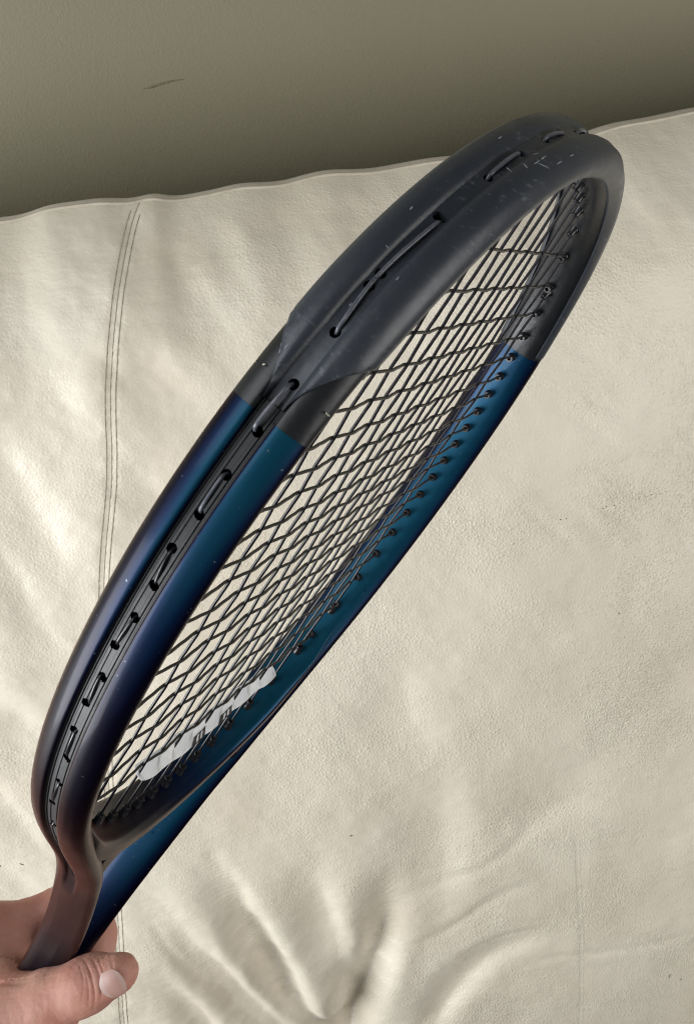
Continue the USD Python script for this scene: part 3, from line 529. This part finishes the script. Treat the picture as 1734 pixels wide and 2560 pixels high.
# ---------------------------------------------------------------- the hand that holds it
ZS = .890
def cp(px, py, z): return np.array([(px - PPX)/FPX*z*ZS, (py - PPY)/FPX*z*ZS, z*ZS])
J = dict(
    tt=(cp(300, 2432, .486), .0103), ti=(cp(222, 2461, .492), .0121), tm2=(cp(130, 2500, .499), .0136), tm=(cp(35, 2540, .505), .0158), tc=(cp(-120, 2610, .520), .0200),
    im=(cp(-45, 2345, .553), .0140), ip=(cp(178, 2252, .566), .0098), ip2=(cp(222, 2268, .566), .0096), idd=(cp(246, 2340, .556), .0088), it=(cp(246, 2432, .545), .0080),
    mm=(cp(-85, 2425, .566), .0145), mp=(cp(120, 2360, .590), .0102), md=(cp(215, 2420, .580), .0094), mt=(cp(190, 2500, .562), .0084),
    rm=(cp(-125, 2500, .575), .0140), rp=(cp(70, 2450, .602), .0098), rd=(cp(170, 2510, .590), .0090), rt=(cp(150, 2585, .572), .0080),
    pm=(cp(-170, 2570, .582), .0130), pp=(cp(10, 2540, .608), .0085), pd=(cp(105, 2590, .600), .0078), pt=(cp(95, 2650, .585), .0070),
    wr=(cp(-330, 2660, .560), .0260), wr2=(cp(-345, 2720, .575), .0240), fa=(cp(-900, 2950, .500), .0380), fa2=(cp(-1500, 3250, .42), .044),
    wb=(cp(20, 2400, .545), .0105), wb2=(cp(0, 2470, .530), .0115))
BONES = [('tt', 'ti'), ('ti', 'tm2'), ('tm2', 'tm'), ('tm', 'tc'), ('tc', 'wr'), ('im', 'ip'), ('ip', 'ip2'), ('ip2', 'idd'), ('idd', 'it'), ('im', 'wr'), ('mm', 'mp'), ('mp', 'md'), ('md', 'mt'), ('mm', 'wr'),
         ('rm', 'rp'), ('rp', 'rd'), ('rd', 'rt'), ('rm', 'wr2'), ('pm', 'pp'), ('pp', 'pd'), ('pd', 'pt'), ('pm', 'wr2'), ('wr', 'wr2'), ('wr', 'fa'), ('fa', 'fa2'), ('im', 'mm'), ('mm', 'rm'), ('rm', 'pm'), ('im', 'wb'), ('wb', 'wb2'), ('wb2', 'tm'), ('tc', 'wb2'), ('tc', 'mm'), ('tc', 'pm')]
FING = [('tt', 'ti', 'tm2', 'tm'), ('ip', 'ip2', 'idd', 'it'), ('mp', 'md', 'mt'), ('rp', 'rd', 'rt'), ('pp', 'pd', 'pt')]
A0 = np.array([J[a][0] for a, b in BONES]); B0 = np.array([J[b][0] for a, b in BONES]); ra = np.array([J[a][1] for a, b in BONES]); rb = np.array([J[b][1] for a, b in BONES])
lo = np.min([p - r for p, r in J.values()], 0) - .006; hi = np.max([p + r for p, r in J.values()], 0) + .006
lo = np.maximum(lo, cp(-1000, 2100, .38) - [.3, .4, 0]); lo[0] = max(lo[0], -.46); hi[1] = min(hi[1], .42)
GS = .0025; dims = np.ceil((hi-lo)/GS).astype(int)+1
ax = [lo[k] + np.arange(dims[k])*GS for k in range(3)]; PX = np.stack(np.meshgrid(*ax, indexing='ij'), -1).reshape(-1, 3).astype(np.float32)
acc = np.zeros(len(PX)); KS = .0042
gid = {}                                            # fingers do not melt into one another: only the nearest surface counts between them
dmin = np.full(len(PX), 1e3)
for k in range(len(BONES)):
    ab = B0[k]-A0[k]; t = np.clip(((PX - A0[k]) @ ab)/(ab @ ab), 0, 1); dk = np.linalg.norm(PX - (A0[k] + t[:, None]*ab), axis=1) - (ra[k]*(1-t) + rb[k]*t)
    acc += np.exp(-np.clip(dk/KS, -40, 40)*1.0); dmin = np.minimum(dmin, dk)
sdf = np.where(dmin > .03, dmin, -KS*np.log(np.maximum(acc, 1e-18))*1.0) + KS*.35
SG = sdf.reshape(dims).astype(float)
def hand_f(x, y, z):
    i_, j_, k_ = (x-lo[0])/GS, (y-lo[1])/GS, (z-lo[2])/GS; i0, j0, k0 = int(i_), int(j_), int(k_)
    if i0 < 0 or j0 < 0 or k0 < 0 or i0 >= dims[0]-1 or j0 >= dims[1]-1 or k0 >= dims[2]-1: return -.01
    a, b, c = i_-i0, j_-j0, k_-k0; S = SGL; n1, n2 = ny*nz, nz; q = i0*n1 + j0*n2 + k0
    return -(((S[q]*(1-a)+S[q+n1]*a)*(1-b) + (S[q+n2]*(1-a)+S[q+n1+n2]*a)*b)*(1-c) + ((S[q+1]*(1-a)+S[q+n1+1]*a)*(1-b) + (S[q+n2+1]*(1-a)+S[q+n1+n2+1]*a)*b)*c)
SGL = SG.ravel().tolist(); ny, nz = int(dims[1]), int(dims[2])
hm = from_m3(m3.Manifold.level_set(hand_f, [*(lo+.003), *(hi-.003)], .0030, 0.0))
hm = trimesh.Trimesh(hm.vertices, hm.faces, process=True)
trimesh.smoothing.filter_taubin(hm, lamb=.5, nu=.53, iterations=8)
def proj_px(v): return np.c_[PPX + FPX*v[:, 0]/v[:, 2], PPY + FPX*v[:, 1]/v[:, 2]]
for lev in range(2):                                 # finer mesh on the thumb, for its creases
    cen = hm.vertices[hm.faces].mean(1); px = proj_px(cen); k = np.nonzero((px[:, 0] > -60) & (px[:, 1] < 2620) & (cen[:, 2] < .53*ZS))[0]
    vn, fn = trimesh.remesh.subdivide(hm.vertices, hm.faces, face_index=k); hm = trimesh.Trimesh(vn, fn, process=True)
trimesh.smoothing.filter_taubin(hm, lamb=.5, nu=.53, iterations=4)
VN = np.array(hm.vertex_normals); Vh = np.array(hm.vertices); px = proj_px(Vh); mask = (VN[:, 2] < -.05) & (Vh[:, 2] < .53*ZS)
CRE = [([(208, 2396), (222, 2425), (232, 2460), (236, 2505), (232, 2530)], .0011, 3.2), ([(228, 2392), (243, 2425), (252, 2462), (250, 2505)], .0009, 3.0), ([(244, 2392), (254, 2420), (263, 2450)], .0006, 2.6), ([(216, 2440), (222, 2480), (219, 2520)], .0006, 2.6), ([(196, 2412), (208, 2450), (206, 2490)], .0004, 2.5),
       ([(276, 2390), (281, 2420), (288, 2460), (300, 2486)], .0007, 3.5), ([(72, 2440), (60, 2452), (20, 2458), (-30, 2470)], .0020, 9), ([(52, 2372), (40, 2400), (34, 2430), (28, 2450)], .0016, 8)]
dis = np.zeros(len(Vh))
for pts, dep, w in CRE:
    P = np.array(pts, float); s_ = np.r_[0, np.cumsum(np.linalg.norm(np.diff(P, axis=0), axis=1))]; sm = np.linspace(0, s_[-1], 60); P = np.c_[CubicSpline(s_, P[:, 0])(sm), CubicSpline(s_, P[:, 1])(sm)]
    d_, i_ = cKDTree(P).query(px); dis -= .42*dep*np.exp(-(d_/w)**2)*np.sin(np.clip((i_+.5)/60, 0, 1)*math.pi)**.5*mask
dis += (meshkit.fbm(Vh*120, 3, 5) - .5)*.0012
hm.vertices = Vh + VN*dis[:, None]
person = thing('person', 'bare left hand gripping the racket throat with the thumb across the front', 'person')
hm.vertices = cam2w(hm.vertices); hm.fix_normals()
part(person, 'hand', hm, M_SKIN)
# thumb nail
T0, TI = J['tt'][0], J['ti'][0]; ax_ = nrm(T0 - TI); dorsal = np.array([-.02, .02, -1.0]); dorsal = nrm(dorsal - ax_*(dorsal @ ax_)); sd = np.cross(dorsal, ax_)
na, nb = 22, 17; NVv = []; along = []
for a_ in np.linspace(0, 1, na):
    for b_ in np.linspace(-1, 1, nb):
        hwid = .0067*(1 - .10*(1-a_)**4 - .34*max(0, (a_-.62)/.38)**2.2); bb = b_*hwid
        x_ = -.0042 + .0128*a_ + (.0020*b_*b_*(1 if a_ < .3 else 0)*(1-a_/.3)) - .0012*(b_*b_)*a_
        rr = J['tt'][1]*1.045; lift = math.sqrt(max(rr*rr - bb*bb, 1e-9)); xx = max(0, x_ - .0); lift2 = lift*math.sqrt(max(1 - (xx/(rr*1.28))**2.3, .05))
        NVv.append(T0 + ax_*x_ + sd*bb + dorsal*(lift2 + .00015*(1 - b_**4))); along.append(a_)
i, j = np.meshgrid(np.arange(na-1), np.arange(nb-1), indexing='ij'); a, b, c, d = i*nb+j, i*nb+j+1, (i+1)*nb+j+1, (i+1)*nb+j
F_ = np.vstack([np.c_[a.ravel(), b.ravel(), c.ravel()], np.c_[a.ravel(), c.ravel(), d.ravel()]])
nail_v = cam2w(np.array(NVv)); nt = trimesh.Trimesh(nail_v, F_, process=False)
if (nt.face_normals @ (CW @ dorsal)).mean() < 0: F_ = F_[:, ::-1]; nt = trimesh.Trimesh(nail_v, F_, process=False)
np_ = part(person, 'thumb_nail', nt, M_NAIL)
UsdGeom.PrimvarsAPI(np_).CreatePrimvar('along', Sdf.ValueTypeNames.FloatArray, 'vertex').Set([float(x) for x in along])
